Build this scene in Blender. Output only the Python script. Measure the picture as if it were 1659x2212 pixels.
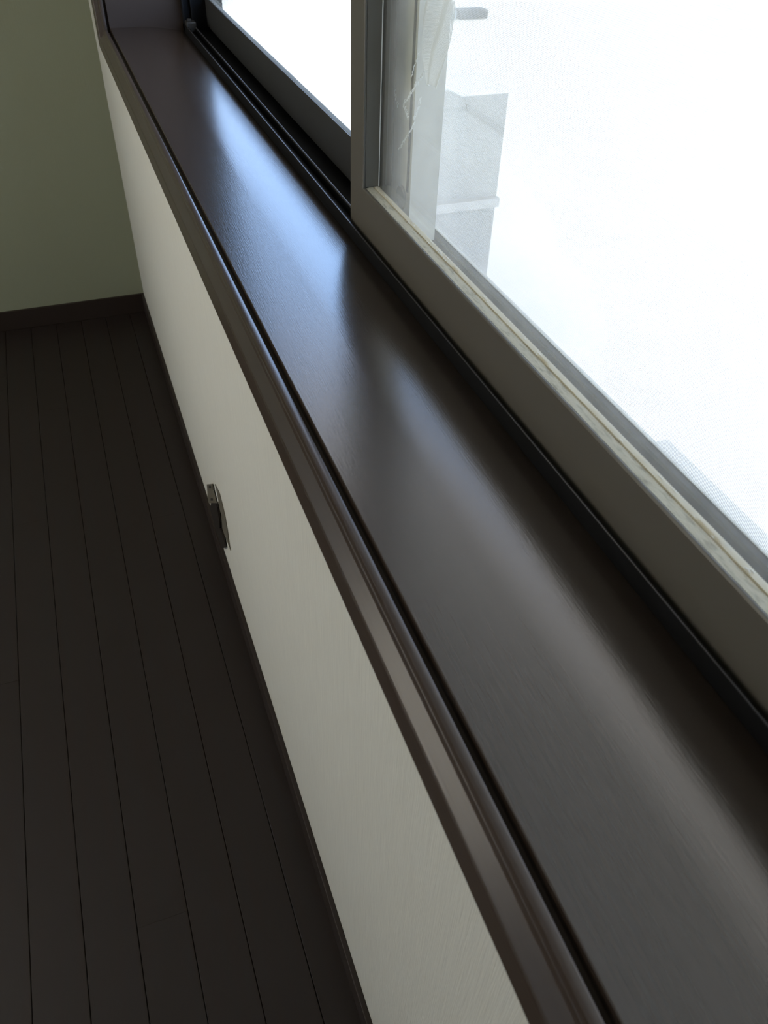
import bpy, bmesh, math, random
from mathutils import Matrix, Vector
random.seed(7)
S = bpy.context.scene
COL = S.collection
for o in list(bpy.data.objects): bpy.data.objects.remove(o)

# ------------------------------------------------------------------ camera
cam_d = bpy.data.cameras.new('camera'); cam = bpy.data.objects.new('camera', cam_d); COL.objects.link(cam)
cam_d.sensor_fit = 'VERTICAL'; cam_d.sensor_height = 36; cam_d.lens = 1708.91 / 2212 * 36
cam_d.clip_start = .02; cam_d.clip_end = 500
ix = Vector((0.93682, -0.34865, 0.02841)); iy = Vector((-0.21388, -0.63519, -0.74215)); fw = Vector((0.27679, 0.68919, -0.66963))
R = Matrix((ix, -iy, -fw)).transposed()
cam.matrix_world = Matrix.Translation((-0.1262, 0, 1.22)) @ R.to_4x4()
cam_d.dof.use_dof = True; cam_d.dof.focus_distance = .95; cam_d.dof.aperture_fstop = 17
S.camera = cam

# ------------------------------------------------------------------ sky
W = bpy.data.worlds.new('sky'); S.world = W; W.use_nodes = True
nt = W.node_tree; nt.nodes.clear()
tc = nt.nodes.new('ShaderNodeTexCoord'); sx = nt.nodes.new('ShaderNodeSeparateXYZ')
rp = nt.nodes.new('ShaderNodeValToRGB'); bg = nt.nodes.new('ShaderNodeBackground'); ow = nt.nodes.new('ShaderNodeOutputWorld')
nt.links.new(tc.outputs['Generated'], sx.inputs[0]); nt.links.new(sx.outputs['Z'], rp.inputs[0])
nt.links.new(rp.outputs[0], bg.inputs[0]); nt.links.new(bg.outputs[0], ow.inputs[0])
cr = rp.color_ramp; cr.elements[0].position = 0; cr.elements[0].color = (.92, .95, 1, 1)      # white haze low, blue above it, thin grey cloud overhead
cr.elements[1].position = 1; cr.elements[1].color = (.10, .10, .096, 1)
for p_, c_ in ((.16, (.50, .66, 1, 1)), (.24, (.38, .58, 1, 1)), (.45, (.38, .58, 1, 1)), (.60, (.62, .57, .55, 1)), (.80, (.16, .16, .155, 1))):
    e = cr.elements.new(p_); e.color = c_
bg.inputs[1].default_value = 9.3

# warm fill light added in the room; the opening behind it is closed
def area(name, loc, rot, sx_, sy_, power, col, portal=False):
    d = bpy.data.lights.new(name, 'AREA'); d.shape = 'RECTANGLE'; d.size = sx_; d.size_y = sy_
    d.energy = power; d.color = col
    o = bpy.data.objects.new(name, d); o.location = loc; o.rotation_euler = rot; COL.objects.link(o)
    if portal: d.cycles.is_portal = True
    return o
area('room_fill_light', (-1.66, 1.10, 1.20), (0, math.radians(-90), 0), 1.1, .8, 14, (1, .925, .78))

S.view_settings.view_transform = 'Standard'; S.view_settings.look = 'None'
S.view_settings.gamma = 1; S.view_settings.exposure = 0; S.view_settings.use_curve_mapping = False

# ------------------------------------------------------------------ materials
def mat(name, col, rough=.5, metal=0, spec=.5, bump=None, var=None, coat=0):
    """bump=(scale xyz, strength, distance); var=(scale xyz, colour2, lo, hi)"""
    m = bpy.data.materials.new(name); m.use_nodes = True; n = m.node_tree; b = n.nodes['Principled BSDF']
    b.inputs['Base Color'].default_value = (*col, 1); b.inputs['Roughness'].default_value = rough
    b.inputs['Metallic'].default_value = metal; b.inputs['Specular IOR Level'].default_value = spec
    b.inputs['Coat Weight'].default_value = coat
    g = n.nodes.new('ShaderNodeNewGeometry')
    def noise(sc, det=3):
        mp = n.nodes.new('ShaderNodeMapping'); mp.inputs['Scale'].default_value = sc
        n.links.new(g.outputs['Position'], mp.inputs[0])
        t = n.nodes.new('ShaderNodeTexNoise'); t.inputs['Scale'].default_value = 1; t.inputs['Detail'].default_value = det
        n.links.new(mp.outputs[0], t.inputs['Vector']); return t
    if var:
        t = noise(var[0], 4); r = n.nodes.new('ShaderNodeValToRGB')
        r.color_ramp.elements[0].position = var[2]; r.color_ramp.elements[0].color = (*col, 1)
        r.color_ramp.elements[1].position = var[3]; r.color_ramp.elements[1].color = (*var[1], 1)
        n.links.new(t.outputs['Fac'], r.inputs[0]); n.links.new(r.outputs[0], b.inputs['Base Color'])
    if bump:
        t = noise(bump[0], 3); bp = n.nodes.new('ShaderNodeBump')
        bp.inputs['Strength'].default_value = bump[1]; bp.inputs['Distance'].default_value = bump[2]
        n.links.new(t.outputs['Fac'], bp.inputs['Height']); n.links.new(bp.outputs[0], b.inputs['Normal'])
    return m

M = {}
M['sill'] = mat('brown_varnished_wood', (.036, .026, .020), .22, spec=.85, bump=((1200, 80, 1200), .17, .0004),
                var=((500, 9, 500), (.028, .020, .015), .4, .75))
M['reveal'] = mat('brown_reveal_wood', (.040, .029, .023), .6, spec=.2, bump=((700, 700, 30), .1, .0003))
M['stile'] = mat('light_grey_stile', (.52, .50, .42), .7, var=((40, 40, 25), (.44, .425, .36), .35, .7))  # paler grey than the other sash members
M['casing'] = mat('brown_moulding_wood', (.056, .041, .031), .29, spec=.42, bump=((700, 14, 700), .15, .0004),
                  var=((300, 6, 300), (.046, .033, .025), .35, .7))
M['wall'] = mat('woven_wallpaper', (.70, .695, .635), .85, spec=.25, bump=((900, 900, 26), .8, .0009),
                var=((500, 500, 12), (.64, .635, .585), .3, .7))
M['wall_far'] = mat('shade_tinted_wallpaper', (.27, .285, .205), .9, spec=.2, bump=((700, 700, 24), .35, .0006))  # shade of the end wall painted in, darker than the window wall
M['ceiling'] = mat('ceiling_paper', (.75, .75, .72), .9)
M['plank'] = mat('dark_floor_plank', (.024, .016, .014), .45, spec=.35, bump=((240, 8, 240), .2, .0004),
                 var=((90, 3, 90), (.022, .017, .016), .3, .7))
M['floor'] = mat('floor_joint', (.012, .009, .008), .8)
M['base'] = mat('dark_baseboard_wood', (.028, .020, .017), .45, spec=.35)
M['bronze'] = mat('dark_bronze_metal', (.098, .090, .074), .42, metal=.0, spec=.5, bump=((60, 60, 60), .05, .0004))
M['bronze_dark'] = mat('black_outer_bronze', (.030, .031, .031), .45)  # near-black bronze for the outer sash and end stop
M['black'] = mat('black_anodised_track', (.007, .0075, .0085), .6, spec=.15)
M['ridge'] = mat('worn_track_lip', (.10, .10, .11), .35, metal=.6)
M['putty'] = mat('dusty_grey_gasket', (.48, .45, .34), .8, var=((500, 110, 500), (.30, .28, .21), .5, .72), bump=((900, 300, 900), .5, .0005))
M['bead'] = mat('pale_glazing_bead', (.60, .56, .43), .7, var=((300, 110, 300), (.50, .49, .42), .6, .8))
M['bead_outer'] = mat('grey_green_outer_bead', (.115, .125, .115), .75)
M['cord'] = mat('black_screw_recess', (.02, .018, .015), .7)
M['bracket'] = mat('old_bronze_bracket', (.14, .128, .10), .6)
M['bracket_dark'] = mat('dark_brown_bracket_body', (.020, .016, .014), .5)
M['strap'] = mat('brushed_grey_strap', (.13, .12, .095), .6, spec=.3)
M['screen_stile'] = mat('grey_brown_screen_stile', (.12, .115, .095), .7)
M['mesh'] = mat('grey_fibreglass_thread', (.52, .51, .47), .7)
M['fibre'] = mat('white_frayed_thread', (.8, .8, .76), .6)
M['ground'] = mat('bright_concrete', (.84, .77, .65), .9, var=((.7, .7, .7), (.80, .735, .62), .4, .6))
M['house'] = mat('grey_render', (.30, .285, .25), .9, var=((.9, 2, .9), (.27, .257, .225), .4, .6))
M['house_light'] = mat('pale_render_band', (.37, .35, .31), .9)
M['house_dark'] = mat('darker_grey_strip', (.23, .22, .195), .9)
M['house_roof'] = mat('pale_roof_sheet', (.75, .72, .64), .8)
M['lowroof'] = mat('light_grey_roof_sheet', (.50, .475, .42), .8)
M['far_dark'] = mat('dark_grey_block', (.06, .06, .06), .8)
M['far_pale'] = mat('pale_kerb', (.28, .30, .28), .8)

# dusty thin glass
def glass(name, dust):
    m = bpy.data.materials.new(name); m.use_nodes = True; n = m.node_tree; n.nodes.clear()
    out = n.nodes.new('ShaderNodeOutputMaterial'); tr = n.nodes.new('ShaderNodeBsdfTransparent'); tr.inputs[0].default_value = (.95, .97, .96, 1)
    gl = n.nodes.new('ShaderNodeBsdfGlossy'); gl.inputs['Roughness'].default_value = .02
    g0 = n.nodes.new('ShaderNodeNewGeometry'); dp = n.nodes.new('ShaderNodeVectorMath'); dp.operation = 'DOT_PRODUCT'
    n.links.new(g0.outputs['Incoming'], dp.inputs[0]); n.links.new(g0.outputs['Normal'], dp.inputs[1])
    def mth(op, a, b=None):
        q = n.nodes.new('ShaderNodeMath'); q.operation = op; n.links.new(a, q.inputs[0])
        if b is not None: q.inputs[1].default_value = b
        return q.outputs[0]
    one = n.nodes.new('ShaderNodeMath'); one.operation = 'SUBTRACT'; one.inputs[0].default_value = 1
    n.links.new(mth('ABSOLUTE', dp.outputs['Value']), one.inputs[1])
    fres = mth('ADD', mth('MULTIPLY', mth('POWER', one.outputs[0], 5), .96), .04)       # Schlick, one face of a pane
    mx = n.nodes.new('ShaderNodeMixShader'); n.links.new(fres, mx.inputs[0]); n.links.new(tr.outputs[0], mx.inputs[1]); n.links.new(gl.outputs[0], mx.inputs[2])
    tl = n.nodes.new('ShaderNodeBsdfTranslucent'); tl.inputs[0].default_value = (.78, .72, .58, 1)
    g = n.nodes.new('ShaderNodeNewGeometry'); t = n.nodes.new('ShaderNodeTexNoise'); t.inputs['Scale'].default_value = 45; t.inputs['Detail'].default_value = 5
    n.links.new(g.outputs['Position'], t.inputs['Vector'])
    mr = n.nodes.new('ShaderNodeMapRange'); mr.inputs[1].default_value = .3; mr.inputs[2].default_value = .8; mr.inputs[3].default_value = dust * .8; mr.inputs[4].default_value = dust * 1.25
    n.links.new(t.outputs['Fac'], mr.inputs[0])
    q = n.nodes.new('ShaderNodeMath'); q.operation = 'DIVIDE'; n.links.new(mr.outputs[0], q.inputs[0])
    n.links.new(mth('MAXIMUM', mth('ABSOLUTE', dp.outputs['Value']), .05), q.inputs[1])
    q2 = n.nodes.new('ShaderNodeMath'); q2.operation = 'SUBTRACT'; q2.inputs[0].default_value = 1       # 1 - exp(-depth / cos)
    q3 = n.nodes.new('ShaderNodeMath'); q3.operation = 'EXPONENT'; n.links.new(mth('MULTIPLY', q.outputs[0], -1), q3.inputs[0]); n.links.new(q3.outputs[0], q2.inputs[1])
    m2 = n.nodes.new('ShaderNodeMixShader'); n.links.new(q2.outputs[0], m2.inputs[0]); n.links.new(mx.outputs[0], m2.inputs[1]); n.links.new(tl.outputs[0], m2.inputs[2])
    n.links.new(m2.outputs[0], out.inputs[0]); return m
M['glass'] = glass('dusty_window_glass', .034)
M['glass_clean'] = glass('clear_window_glass', .002)

# ------------------------------------------------------------------ helpers
def link(name, bm, m, parent=None, smooth=None):
    bmesh.ops.recalc_face_normals(bm, faces=bm.faces)
    me = bpy.data.meshes.new(name); bm.to_mesh(me); bm.free()
    if m: me.materials.append(m)
    for p in me.polygons: p.use_smooth = True
    me.set_sharp_from_angle(angle=math.radians(75 if smooth else 22))
    o = bpy.data.objects.new(name, me); COL.objects.link(o)
    if parent: o.parent = parent
    return o
def tag(o, label, cat=None, group=None, kind=None):
    if label: o['label'] = label
    if cat: o['category'] = cat
    if group: o['group'] = group
    if kind: o['kind'] = kind
    return o
def box(bm, x0, x1, y0, y1, z0, z1, bev=0):
    vs = [bm.verts.new(p) for p in ((x0,y0,z0),(x1,y0,z0),(x1,y1,z0),(x0,y1,z0),(x0,y0,z1),(x1,y0,z1),(x1,y1,z1),(x0,y1,z1))]
    fs = [bm.faces.new([vs[i] for i in f]) for f in ((0,3,2,1),(4,5,6,7),(0,1,5,4),(1,2,6,5),(2,3,7,6),(3,0,4,7))]
    if bev:
        es = list({e for f in fs for e in f.edges})
        bmesh.ops.bevel(bm, geom=es, offset=bev, segments=2, affect='EDGES', profile=.5)
    return bm
def B(*a, **k): return box(bmesh.new(), *a, **k)
def prism(bm, poly, ax, a, b):
    """poly of 2D points extruded along axis ax (0,1,2) from a to b; points fill the remaining axes in order"""
    def P(p, t):
        q = list(p); q.insert(ax, t); return q
    A = [bm.verts.new(P(p, a)) for p in poly]; C = [bm.verts.new(P(p, b)) for p in poly]; n = len(poly)
    bm.faces.new(A); bm.faces.new(C[::-1])
    for i in range(n): bm.faces.new((A[i], C[i], C[(i+1) % n], A[(i+1) % n]))
    return bm
def tube(bm, pts, r, seg=6):
    rings = []
    for i, p in enumerate(pts):
        p = Vector(p); d = Vector(pts[min(i+1, len(pts)-1)]) - Vector(pts[max(i-1, 0)]); d.normalize()
        u = d.orthogonal().normalized(); v = d.cross(u)
        rings.append([bm.verts.new(p + u*r*math.cos(2*math.pi*k/seg) + v*r*math.sin(2*math.pi*k/seg)) for k in range(seg)])
    for a, b in zip(rings, rings[1:]):
        for k in range(seg): bm.faces.new((a[k], a[(k+1) % seg], b[(k+1) % seg], b[k]))
    bm.faces.new(rings[0]); bm.faces.new(rings[-1][::-1]); return bm
def disc(bm, c, r, t, seg=20):
    A = [bm.verts.new((c[0], c[1]+r*math.cos(2*math.pi*k/seg), c[2]+r*math.sin(2*math.pi*k/seg))) for k in range(seg)]
    C = [bm.verts.new((c[0]-t, c[1]+.86*r*math.cos(2*math.pi*k/seg), c[2]+.86*r*math.sin(2*math.pi*k/seg))) for k in range(seg)]
    bm.faces.new(A); bm.faces.new(C[::-1])
    for k in range(seg): bm.faces.new((A[k], A[(k+1) % seg], C[(k+1) % seg], C[k]))
    return bm

# ------------------------------------------------------------------ room shell
X0, Y0, YF, ZC = -1.70, -1.80, 2.385, 2.40       # left wall, near wall, far wall, ceiling
OY0, OY1, OZ0, OZ1 = -.20, 1.70, .90, 2.00       # window opening (inside faces of the lining)
TL = .022                                        # lining board thickness
bm = bmesh.new()
wx0, wx1 = 0, .20
for a in ((wx0, wx1, Y0, OY0-TL, -.06, ZC), (wx0, wx1, OY1+TL, YF, -.06, ZC), (wx0, wx1, OY0-TL, OY1+TL, -.06, OZ0-TL), (wx0, wx1, OY0-TL, OY1+TL, OZ1+TL, ZC)): box(bm, *a)
tag(link('wall_right', bm, M['wall']), 'pale papered wall below and around the window', 'wall', kind='structure')
tag(link('wall_far', B(X0, .20, YF, YF+.12, -.06, ZC), M['wall_far']), 'end wall beyond the window, shade painted into its grey-green', 'wall', kind='structure')
tag(link('wall_near', B(X0, .20, Y0-.12, Y0, -.06, ZC), M['wall']), 'papered wall behind the viewer', 'wall', kind='structure')
bm = bmesh.new()
for a in ((X0-.12, X0, Y0, .65, -.06, ZC), (X0-.12, X0, 1.55, YF, -.06, ZC), (X0-.12, X0, .65, 1.55, -.06, .6), (X0-.12, X0, .65, 1.55, 1.8, ZC)): box(bm, *a)
tag(link('wall_left', bm, M['wall']), 'papered wall across the room with a window opening', 'wall', kind='structure')
tag(link('sky_block_panel', B(X0-.06, X0-.03, .65, 1.55, .6, 1.8), M['ceiling']), 'unseen panel added across the room to keep sky light out', 'window', kind='structure')  # unseen opaque panel added to block sky light through the opening
tag(link('ceiling', B(X0, .20, Y0, YF, ZC, ZC+.1), M['ceiling']), 'plain white ceiling over the room', 'ceiling', kind='structure')
# floor: sub-floor + planks running along the window wall
fl = tag(link('floor', B(X0, 0, Y0, YF, -.06, -.010), M['floor']), 'dark brown plank floor below the window', 'floor', kind='structure')
pw = .0727; L = 1.82
def plank_mesh(length, width, i):
    w = width/2-.0004
    b = prism(bmesh.new(), [(-w, -.010), (-w, -.0008), (-w+.0008, 0), (w-.0008, 0), (w, -.0008), (w, -.010)], 1, .0001, length-.0001)
    me = bpy.data.meshes.new('plank'); bm_ = b; bmesh.ops.recalc_face_normals(bm_, faces=bm_.faces); bm_.to_mesh(me); bm_.free(); me.materials.append(M['plank']); return me
cache = {}
row = 0; xr = -.0182 - pw*.5 + pw*.5
x_edges = [0.0, -.0543] + [-.1270-pw*k for k in range(60)]
for r_, (xa, xb) in enumerate(zip(x_edges, x_edges[1:])):
    xb = max(xb, X0)
    if xa - xb < .01: break
    y = Y0 - (r_*.437 % L); 
    while y < YF:
        ya, yb = max(y, Y0), min(y+L, YF)
        if yb-ya > .02:
            key = (round(yb-ya, 4), round(xa-xb, 4))
            if key not in cache: cache[key] = plank_mesh(key[0], key[1], 0)
            o = bpy.data.objects.new('plank', cache[key]); COL.objects.link(o); o.parent = fl
            o.location = ((xa+xb)/2, ya, random.uniform(-.0001, .0))
        y += L
def baseboard(name, x0, x1, y0, y1, label):
    tag(link(name, B(x0, x1, y0, y1, 0, .060, bev=.0015), M['base']), label, 'baseboard', kind='structure')
baseboard('baseboard_right', -.008, 0, Y0, YF-.008, 'dark brown baseboard under the window wall')
baseboard('baseboard_far', X0, 0, YF-.008, YF, 'dark brown baseboard along the end wall')
baseboard('baseboard_left', X0, X0+.008, Y0, YF-.008, 'dark baseboard across the room')

# ------------------------------------------------------------------ casing (mitred moulding round the opening)
PROF = [(.0095, 0), (.0095, -.0112), (.0045, -.0126), (.0030, -.0131), (.0028, -.0137), (.0026, -.0150), (.0026, -.0170), (.0029, -.0184), (.0050, -.0193), (.0062, -.0194),
        (.0068, -.0198), (.0082, -.0203), (.0105, -.0206), (.0200, -.0270), (.0206, -.0279), (.0215, -.0283), (.0225, -.0284), (.0345, -.0302), (.0355, -.0295), (.0355, 0)]
def casing(name, c0, c1, d0, d1, label):
    """member between opening corners c0,c1 (y,z); d0,d1 = outward diagonal at each end"""
    bm = bmesh.new()
    A = [bm.verts.new((x, c0[0]+d0[0]*p, c0[1]+d0[1]*p)) for p, x in PROF]
    C = [bm.verts.new((x, c1[0]+d1[0]*p, c1[1]+d1[1]*p)) for p, x in PROF]
    n = len(PROF); bm.faces.new(A); bm.faces.new(C[::-1])
    for i in range(n): bm.faces.new((A[i], C[i], C[(i+1) % n], A[(i+1) % n]))
    return tag(link(name, bm, M['casing']), label, 'window casing', kind='structure')
k00, k10, k11, k01 = (OY0, OZ0), (OY1, OZ0), (OY1, OZ1), (OY0, OZ1)
casing('trim_1', k00, k10, (-1,-1), (1,-1), 'brown moulded casing along the front edge of the window sill')
casing('trim_2', k10, k11, (1,-1), (1,1), 'brown moulded casing up the far side of the window')
casing('trim_3', k11, k01, (1,1), (-1,1), 'brown moulded casing across the top of the window')
casing('trim_4', k01, k00, (-1,1), (-1,-1), 'brown moulded casing up the near side of the window')

# ------------------------------------------------------------------ window
# frame profile across x,z (bottom): lips and tracks stepping down outwards
XF, XO = .1217, .2260
FP = [(XF, OZ0-TL), (XF, .9035), (.1222, .9040), (.1243, .9040), (.1248, .9035), (.1248, .8940), (.1365, .8940), (.1368, .9020), (.1374, .9030), (.1386, .9030), (.1392, .9020), (.1395, .8940),
      (.1725, .8900), (.1728, .8980), (.1752, .8980), (.1755, .8700), (.2075, .8640), (.2078, .8680), (.2092, .8680), (.2095, .8620), (.2230, .8560), (.2260, .8560), (XO, .8450), (XO, OZ0-TL-.01), (.2000, OZ0-TL-.01), (.2000, OZ0-TL)]
win = link('window_1', prism(bmesh.new(), FP, 1, OY0-.015, OY1+.015), M['black'])
tag(win, 'dark bronze sliding window in the papered wall', 'window', kind='structure')
def wp(name, bm, m, parent=win, label=None, smooth=False):
    o = link(name, bm, m, parent, smooth)
    if label: o['label'] = label
    return o
# jamb and head members of the metal frame
for (a, b) in ((OY1-.008, OY1+.015), (OY0-.015, OY0+.008)):
    bm = B(XF, .196, a, b, .8700, OZ1+.012)
    inner = a if a > 1 else b; s = -1 if a > 1 else 1
    for x in (.1217, .1366, .1729): box(bm, x, x+.0025, min(inner, inner+s*.009), max(inner, inner+s*.009), .894, OZ1)
    wp('frame_jamb', bm, M['black'])
bm = B(XF, XO, OY0, OY1, OZ1-.012, OZ1+.015)
for x in (.1217, .1366, .1729, .2080): box(bm, x, x+.0025, OY0, OY1, OZ1-.022, OZ1-.011)
wp('frame_head', bm, M['black'])
wp('track_lip', B(.1220, .1231, OY0+.02, OY1-.045, .9038, .9046, bev=.0003), M['ridge'], label='worn shiny metal lip beside the sill')
wp('track_rail', prism(bmesh.new(), [(.1367, .9028), (.1370, .9036), (.1375, .9040), (.1385, .9040), (.1390, .9036), (.1393, .9028)], 1, OY0+.02, OY1-.045), M['ridge'])
bm = B(.1225, .1400, OY1-.040, OY1-.018, .8945, .9115, bev=.002); box(bm, .1255, .1330, OY1-.034, OY1-.026, .9110, .9150, bev=.001)
wp('track_end_stop', bm, M['bronze_dark'], label='small worn stop at the far end of the track')
# wooden lining: sill board and reveals
wp('window_sill', prism(bmesh.new(), [(-.0082, OZ0-TL), (XF, OZ0-TL), (XF, .8905)] + [(.045+.0767*t/14, .9-.0095*(t/14)**1.6) for t in range(13, -1, -1)] + [(-.0078, .9), (-.0084, .8996), (-.0086, .8988)], 1, OY0-.0, OY1), M['sill'], label='dark brown glossy wooden sill board')
wp('reveal_board', B(-.0084, XF, OY1, OY1+TL, OZ0-TL, OZ1+TL), M['reveal'])
wp('reveal_board', B(-.0084, XF, OY0-TL, OY0, OZ0-TL, OZ1+TL), M['reveal'])
wp('head_board', B(-.0084, XF, OY0, OY1, OZ1, OZ1+TL), M['reveal'])

# inner sash, closed over the near half
ZT = .9454; YS0, YS1 = OY0+.002, .7549
def sash(x0, y0, y1, name, gy0, gy1, zb=.8975):
    """x0 = room-side face; glass between gy0..gy1"""
    f = bmesh.new()
    xb = x0 + .030
    # bottom rail: face, small lip, shallow channel for the gasket
    prism(f, [(x0, zb), (x0, ZT-.0012), (x0+.0006, ZT-.0003), (x0+.0016, ZT), (x0+.0024, ZT-.0004), (x0+.0030, ZT-.0016), (x0+.0150, ZT-.0016), (x0+.0150, ZT-.006), (x0+.0190, ZT-.006), (x0+.0190, ZT-.022), (xb, ZT-.022), (xb, zb)], 1, gy0, gy1)
    return f
GS = .7185
f = sash(.128, YS0, YS1, 'sash', YS0+.034, GS+.0005)
# meeting stile (far end), near stile, top rail
GS = .7185
prism(f, [(.1280, YS1-.001), (.1290, YS1), (.1570, YS1), (.1580, YS1-.001), (.1580, GS+.003), (.1480, GS+.001), (.1480, GS+.006), (.1430, GS+.006), (.1430, GS+.004), (.1310, GS-.0004+.002), (.1304, GS+.0008), (.1296, GS+.0004), (.1286, GS-.0004), (.1280, GS+.0004)], 2, .8975, OZ1-.013)
box(f, .128, .158, YS0, YS0+.034, .8975, OZ1-.013, bev=.0006)
box(f, .1281, .1579, YS0+.02, YS1-.02, OZ1-.055, OZ1-.013, bev=.0006)
s1 = wp('sash', f, M['bronze'], label='inner sliding sash with dark bronze rails, closed on the near half')
g = wp('glass_pane', B(.1435, .1470, YS0+.03, GS+.005, ZT-.005, OZ1-.05), M['glass'], s1)
# gasket with lumpy dirty surface
def strip(xa, xb, y0, y1, z, h, seg, amp):
    bm = bmesh.new(); rows = []
    for i in range(seg+1):
        y = y0 + (y1-y0)*i/seg
        j = [random.uniform(-amp, amp) for _ in range(4)]
        rows.append([bm.verts.new(p) for p in ((xa, y, z-h), (xa+j[0]*.4, y, z+j[1]-.0003), ((xa+xb)/2, y, z+j[2]+.0001), (xb, y, z+j[3]*.3), (xb, y, z-h))])
    for a, b in zip(rows, rows[1:]):
        for k in range(4): bm.faces.new((a[k], a[k+1], b[k+1], b[k]))
    return bm
wp('gasket', strip(.1311, .1392, YS0+.034, GS+.0005, ZT-.0004, .0020, 150, .00014), M['putty'], s1, 'dusty grey gasket strip on the bottom rail', True)
wp('glazing_bead', strip(.1393, .1434, YS0+.034, GS+.004, ZT+.0006, .0030, 150, .00014), M['bead'], s1, 'paler bead pressed against the glass', True)
bm = bmesh.new(); rows = []
for i in range(121):
    z = ZT + (OZ1-.055-ZT)*i/120; j = random.uniform(-.0002, .0002)
    rows.append([bm.verts.new(p) for p in ((.1312, GS+.0012, z), (.1385+j, GS-.0002+j, z), (.1420, GS-.0014+j, z), (.1434, GS-.0018+1.6*j, z), (.1434, GS+.002, z))])
for a, b in zip(rows, rows[1:]):
    for k in range(4): bm.faces.new((a[k], a[k+1], b[k+1], b[k]))
wp('glazing_bead', bm, M['strap'], s1, smooth=True)
bm = bmesh.new(); pts = []
for i in range(121):
    z = ZT + .001 + (OZ1-.055-ZT)*i/120; pts.append((.1433, GS-.0020+random.uniform(-.0002, .0002), z))
wp('sealant_line', tube(bm, pts, .00045, 5), M['fibre'], s1, 'thin pale sealant line along the stile glass edge')
bm = bmesh.new()
for _ in range(46):
    y = random.uniform(0, GS-.02) if random.random() < .7 else random.uniform(.55, GS); x = random.uniform(.1385, .1425); l = random.uniform(.001, .006)
    tube(bm, [(x, y, ZT+.0008), (x+random.uniform(-.0003, .0003), y+l/2, ZT+.0011), (x, y+l, ZT+.0008)], random.uniform(.0001, .00028), 4)
tag(wp('dust_fluff', bm, M['fibre'], s1, 'specks of white dust on the glazing bead'), None, kind='stuff')

# outer sash over the far half
f = prism(bmesh.new(), [(.165, .8985), (.165, ZT-.0010), (.1656, ZT), (.1663, ZT), (.1663, ZT-.003), (.1722, ZT-.003), (.1722, ZT-.008), (.1760, ZT-.008), (.1760, ZT-.022), (.1900, ZT-.022), (.1900, .8985)], 1, .756, OY1-.030)
box(f, .1652, .1800, OY1-.030, OY1-.0082, .8985, OZ1-.013, bev=.0006)
box(f, .1652, .1898, .72, OY1-.03, OZ1-.05, OZ1-.013, bev=.0006)
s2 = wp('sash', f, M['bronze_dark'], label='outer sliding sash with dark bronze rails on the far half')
wp('glass_pane', B(.1725, .1757, .75, OY1-.025, ZT-.005, OZ1-.045), M['glass_clean'], s2)
wp('glazing_bead', strip(.1665, .1723, .756, OY1-.030, ZT+.0004, .0030, 100, .00010), M['bead_outer'], s2, None, True)
wp('meeting_stile', prism(bmesh.new(), [(.165, .690), (.165, .756), (.193, .756), (.193, .690)], 2, .8985, OZ1-.013), M['stile'], s2, 'lighter grey meeting stile')
wp('stile_groove', B(.1640, .1652, .6945, .6985, ZT, OZ1-.06, bev=.0004), M['black'], s2, 'dark groove line on the meeting stile')
wp('screw_cap', disc(bmesh.new(), (.1650, .711, .936), .0115, .0018), M['bronze'], s2, 'round cap near the foot of the stile')

# insect screen outside the near half
sf = bmesh.new(); SY1 = .757
prism(sf, [(.204, .8660), (.204, .8905), (.2055, .8920), (.2120, .8920), (.2145, .8905), (.2145, .8660)], 1, OY0, SY1+.045)
box(sf, .204, .2145, OY0, OY0+.03, .885, OZ1-.012, bev=.0008)
box(sf, .2042, .2143, OY0+.02, SY1+.02, OZ1-.04, OZ1-.012, bev=.0008)
s3 = wp('insect_screen', sf, M['black'], label='insect screen outside the near half of the window')
wp('screen_rail_edge', B(.2108, .2146, OY0+.03, SY1, .8912, .8926, bev=.0003), M['stile'], s3, 'outer edge of the screen rail, sky light painted in pale')  # pale strip paints the sky-lit top edge onto the black rail
wp('screen_stile', B(.204, .2145, SY1, SY1+.045, .885, OZ1-.012, bev=.0008), M['screen_stile'], s3, 'dusty grey stile of the insect screen')
def wires(y0, y1, z0, z1, x, pitch, r, warp=None, step=1):
    vs, fs = [], []
    def wire(pts, ax):
        base = len(vs)
        for p in pts:
            for k in range(3):
                a = 2*math.pi*k/3 + .5; u, v = r*math.cos(a), r*math.sin(a)
                vs.append((p[0]+u, p[1]+(v if ax == 2 else 0), p[2]+(v if ax == 1 else 0)))
        for i in range(len(pts)-1):
            for k in range(3):
                a = base+3*i+k; b = base+3*i+(k+1) % 3; fs.append((a, b, b+3, a+3))
    W = warp or (lambda y, z: (x, y, z))
    ny = int((y1-y0)/pitch); nz = int((z1-z0)/pitch)
    for i in range(ny+1):
        y = y0+(y1-y0)*i/ny; wire([W(y, z0+(z1-z0)*j/step) for j in range(step+1)], 2)
    for i in range(nz+1):
        z = z0+(z1-z0)*i/nz; wire([W(y0+(y1-y0)*j/step, z) for j in range(step+1)], 1)
    me = bpy.data.meshes.new('screen_mesh'); me.from_pydata(vs, [], fs); me.materials.append(M['mesh']); return me
o = bpy.data.objects.new('screen_mesh', wires(OY0+.028, SY1+.002, .891, OZ1-.038, .2125,  .00118, .00016)); COL.objects.link(o); o.parent = s3
tag(o, 'fine grey woven insect mesh', kind='stuff')
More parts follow.
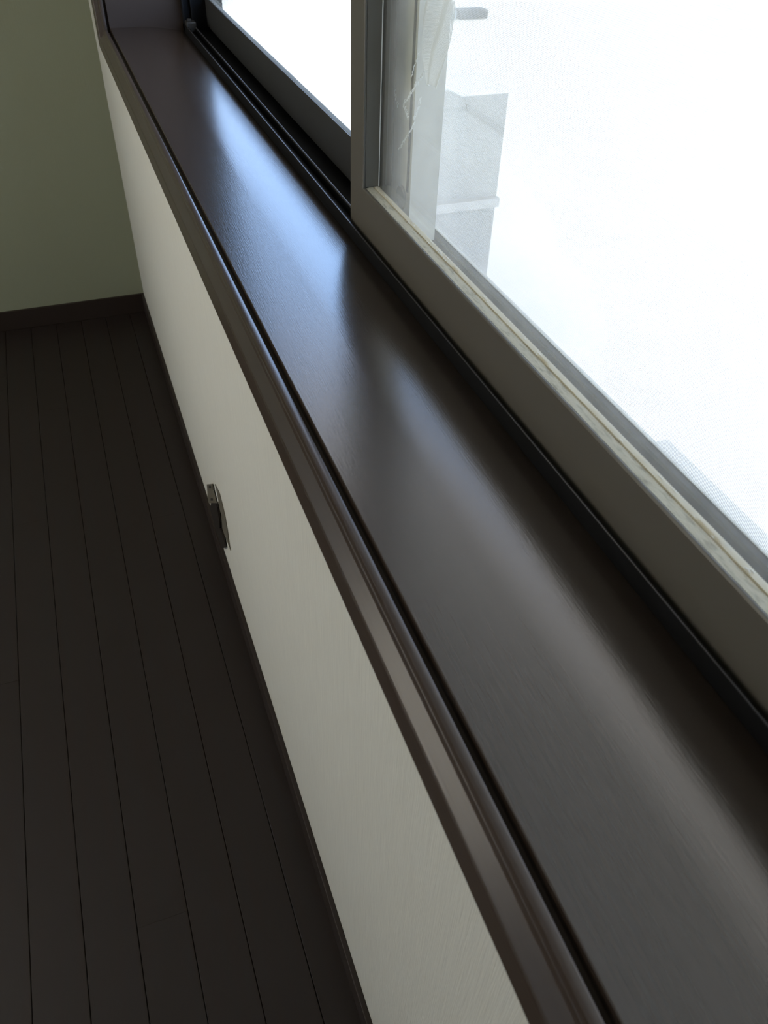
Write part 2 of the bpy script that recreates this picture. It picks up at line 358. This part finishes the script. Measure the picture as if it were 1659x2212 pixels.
# the loose crumpled corner of mesh bulging in front of the stiles
def warp(y, z):
    t = (y-.600)/.07; y0 = .634 - .02*min(1, (z-1.049)/.06)
    lim = .6695 if z < 1.07 else .6695 - .0010*((z-1.07)/.010)**1.35
    if z < 1.07: lim -= .0105*((1.07-z)/.020)**1.3
    lim = max(lim, y0+.002)
    yy = y0 + (lim-y0)*t
    return (.1605 + .0020*math.sin(9*t+60*(z-1.05)) + .0015*math.sin(70*z+2*t), yy, z + .003*math.sin(5*t)*t)
me = wires(.600, .670, 1.049, 1.112, 0, .0010, .00018, warp, 24); me.materials[0] = M['fibre']
o = bpy.data.objects.new('loose_mesh', me); COL.objects.link(o); o.parent = s3
o['label'] = 'loose crumpled edge of the insect mesh'; o['kind'] = 'stuff'
bm = bmesh.new()
for (ya, za, yb, zb, n, l) in ((.664, 1.052, .705, 1.018, 24, .0045), (.705, 1.018, .693, 1.011, 9, .004), (.728, 1.023, .719, 1.014, 5, .004), (.668, 1.030, .684, 1.004, 12, .005), (.684, 1.004, .712, .978, 16, .003), (.676, 1.066, .690, 1.045, 7, .003)):
    for i in range(n):
        t = i/(n-1); y = ya+(yb-ya)*t+random.uniform(-.0012, .0012); z = za+(zb-za)*t+random.uniform(-.001, .001); ll = l*random.uniform(.5, 1.2)
        tube(bm, [(.1605, y, z), (.1598, y-.0009, z+ll/2), (.1605, y-.0020, z+ll)], .00032, 4)
tag(wp('frayed_thread', bm, M['fibre'], s3, 'white frayed threads along the torn mesh'), None, kind='stuff')

# ------------------------------------------------------------------ small metal bracket low on the wall
br = bpy.data.objects.new('wall_bracket', None); br.location = (0, 1.09, .19); COL.objects.link(br)
tag(br, 'small dark metal bracket fixed low on the wall above the baseboard', 'bracket')
def plate(name, pts, x0, x1, m, label=None):
    bm = prism(bmesh.new(), [p for p in pts], 0, x0, x1)
    for v in bm.verts: v.co -= Vector((0, 1.09, .19))
    o = link(name, bm, m, br)
    if label: o['label'] = label
    return o
plate('mounting_tab', [(1.2964, 0.1524), (1.1963, 0.2336), (1.1946, 0.2187), (1.1719, 0.2048), (1.2691, 0.1229), (1.3216, 0.0805), (1.3136, 0.1124)], -.0042, -.0022, M['bracket'], 'grey tab with two screw holes')
for q in ([(1.2542, 0.1829), (1.2125, 0.2162), (1.2199, 0.2038), (1.2621, 0.1699)], [(1.2577, 0.1466), (1.2152, 0.1817), (1.2227, 0.1690), (1.2657, 0.1332)]):
    plate('screw_hole', q, -.0045, -.0041, M['cord'])
plate('bracket_body', [(1.2499, 0.1401), (1.1545, 0.2198), (1.1493, 0.2141), (1.1423, 0.1819), (1.1555, 0.1542), (1.1284, 0.1547), (1.1213, 0.1335), (1.1745, 0.0798), (1.2278, 0.0736), (1.2792, 0.0814), (1.2857, 0.0990)], -.0060, -.0024, M['bracket_dark'])
plate('bow_strap_shadow', [(1.1684, 0.2542), (1.1188, 0.2736), (1.0969, 0.2616), (1.0823, 0.2481), (1.0755, 0.2188), (1.0781, 0.1754), (1.0709, 0.1708), (1.1200, 0.1612), (1.1675, 0.1168), (1.1731, 0.1517), (1.1469, 0.1757), (1.1327, 0.2119), (1.1864, 0.1742), (1.1936, 0.1859), (1.1492, 0.2266), (1.1499, 0.2403), (1.1627, 0.2527)], -.0016, -.0002, M['strap'], 'arched grey strap merged with its wall shadow')  # grey outline also takes in the bracket's shadow crescent on the wall

# ------------------------------------------------------------------ outside
tag(link('ground', B(-60, 160, -60, 160, -5.2, -5.0), M['ground']), 'bright pale ground outside below the window', 'ground', kind='structure')
hs = link('neighbouring_building', B(3.7, 4.86, 9.0, 11, -5, -1.30), M['house'])
tag(hs, 'flat-topped grey building outside, seen through the insect screen', 'building')
link('roof_sheet', prism(bmesh.new(), [(3.7, -1.30), (4.88, -1.30), (4.88, -1.28), (4.22, -1.27), (4.06, -1.20), (3.92, -1.27), (3.7, -1.27)], 1, 8.99, 11.0), M['house_roof'], hs)
link('gable', prism(bmesh.new(), [(3.72, -1.42), (3.90, -1.30), (4.06, -1.215), (4.22, -1.285), (4.30, -1.40)], 1, 8.955, 8.99), M['house'], hs)
link('ledge', B(3.7, 4.86, 8.90, 9.0, -2.60, -2.49), M['house_light'], hs)['label'] = 'paler ledge across the facade'
link('sloping_strip', prism(bmesh.new(), [(4.32, -1.38), (4.84, -1.69), (4.84, -1.75), (4.32, -1.44)], 1, 8.975, 9.0), M['house_dark'], hs)  # darker diagonal strip on the facade
tag(link('lower_roof', prism(bmesh.new(), [(.25, -.25), (1.5, -.30), (1.5, -.36), (.25, -.36)], 1, -2.5, 1.6), M['lowroof']), 'light grey lower roof just outside below the window', 'roof')
tag(link('kerb_wall', B(12.6, 14.9, 31.9, 32.3, -5, -4.72), M['far_pale']), 'low pale wall in the distance beyond the grey building', 'wall')
tag(link('roadside_block', B(14.95, 16.2, 31.8, 32.4, -5, -4.68, bev=.08), M['far_dark']), 'dark grey block at the end of the low distant wall', 'block')
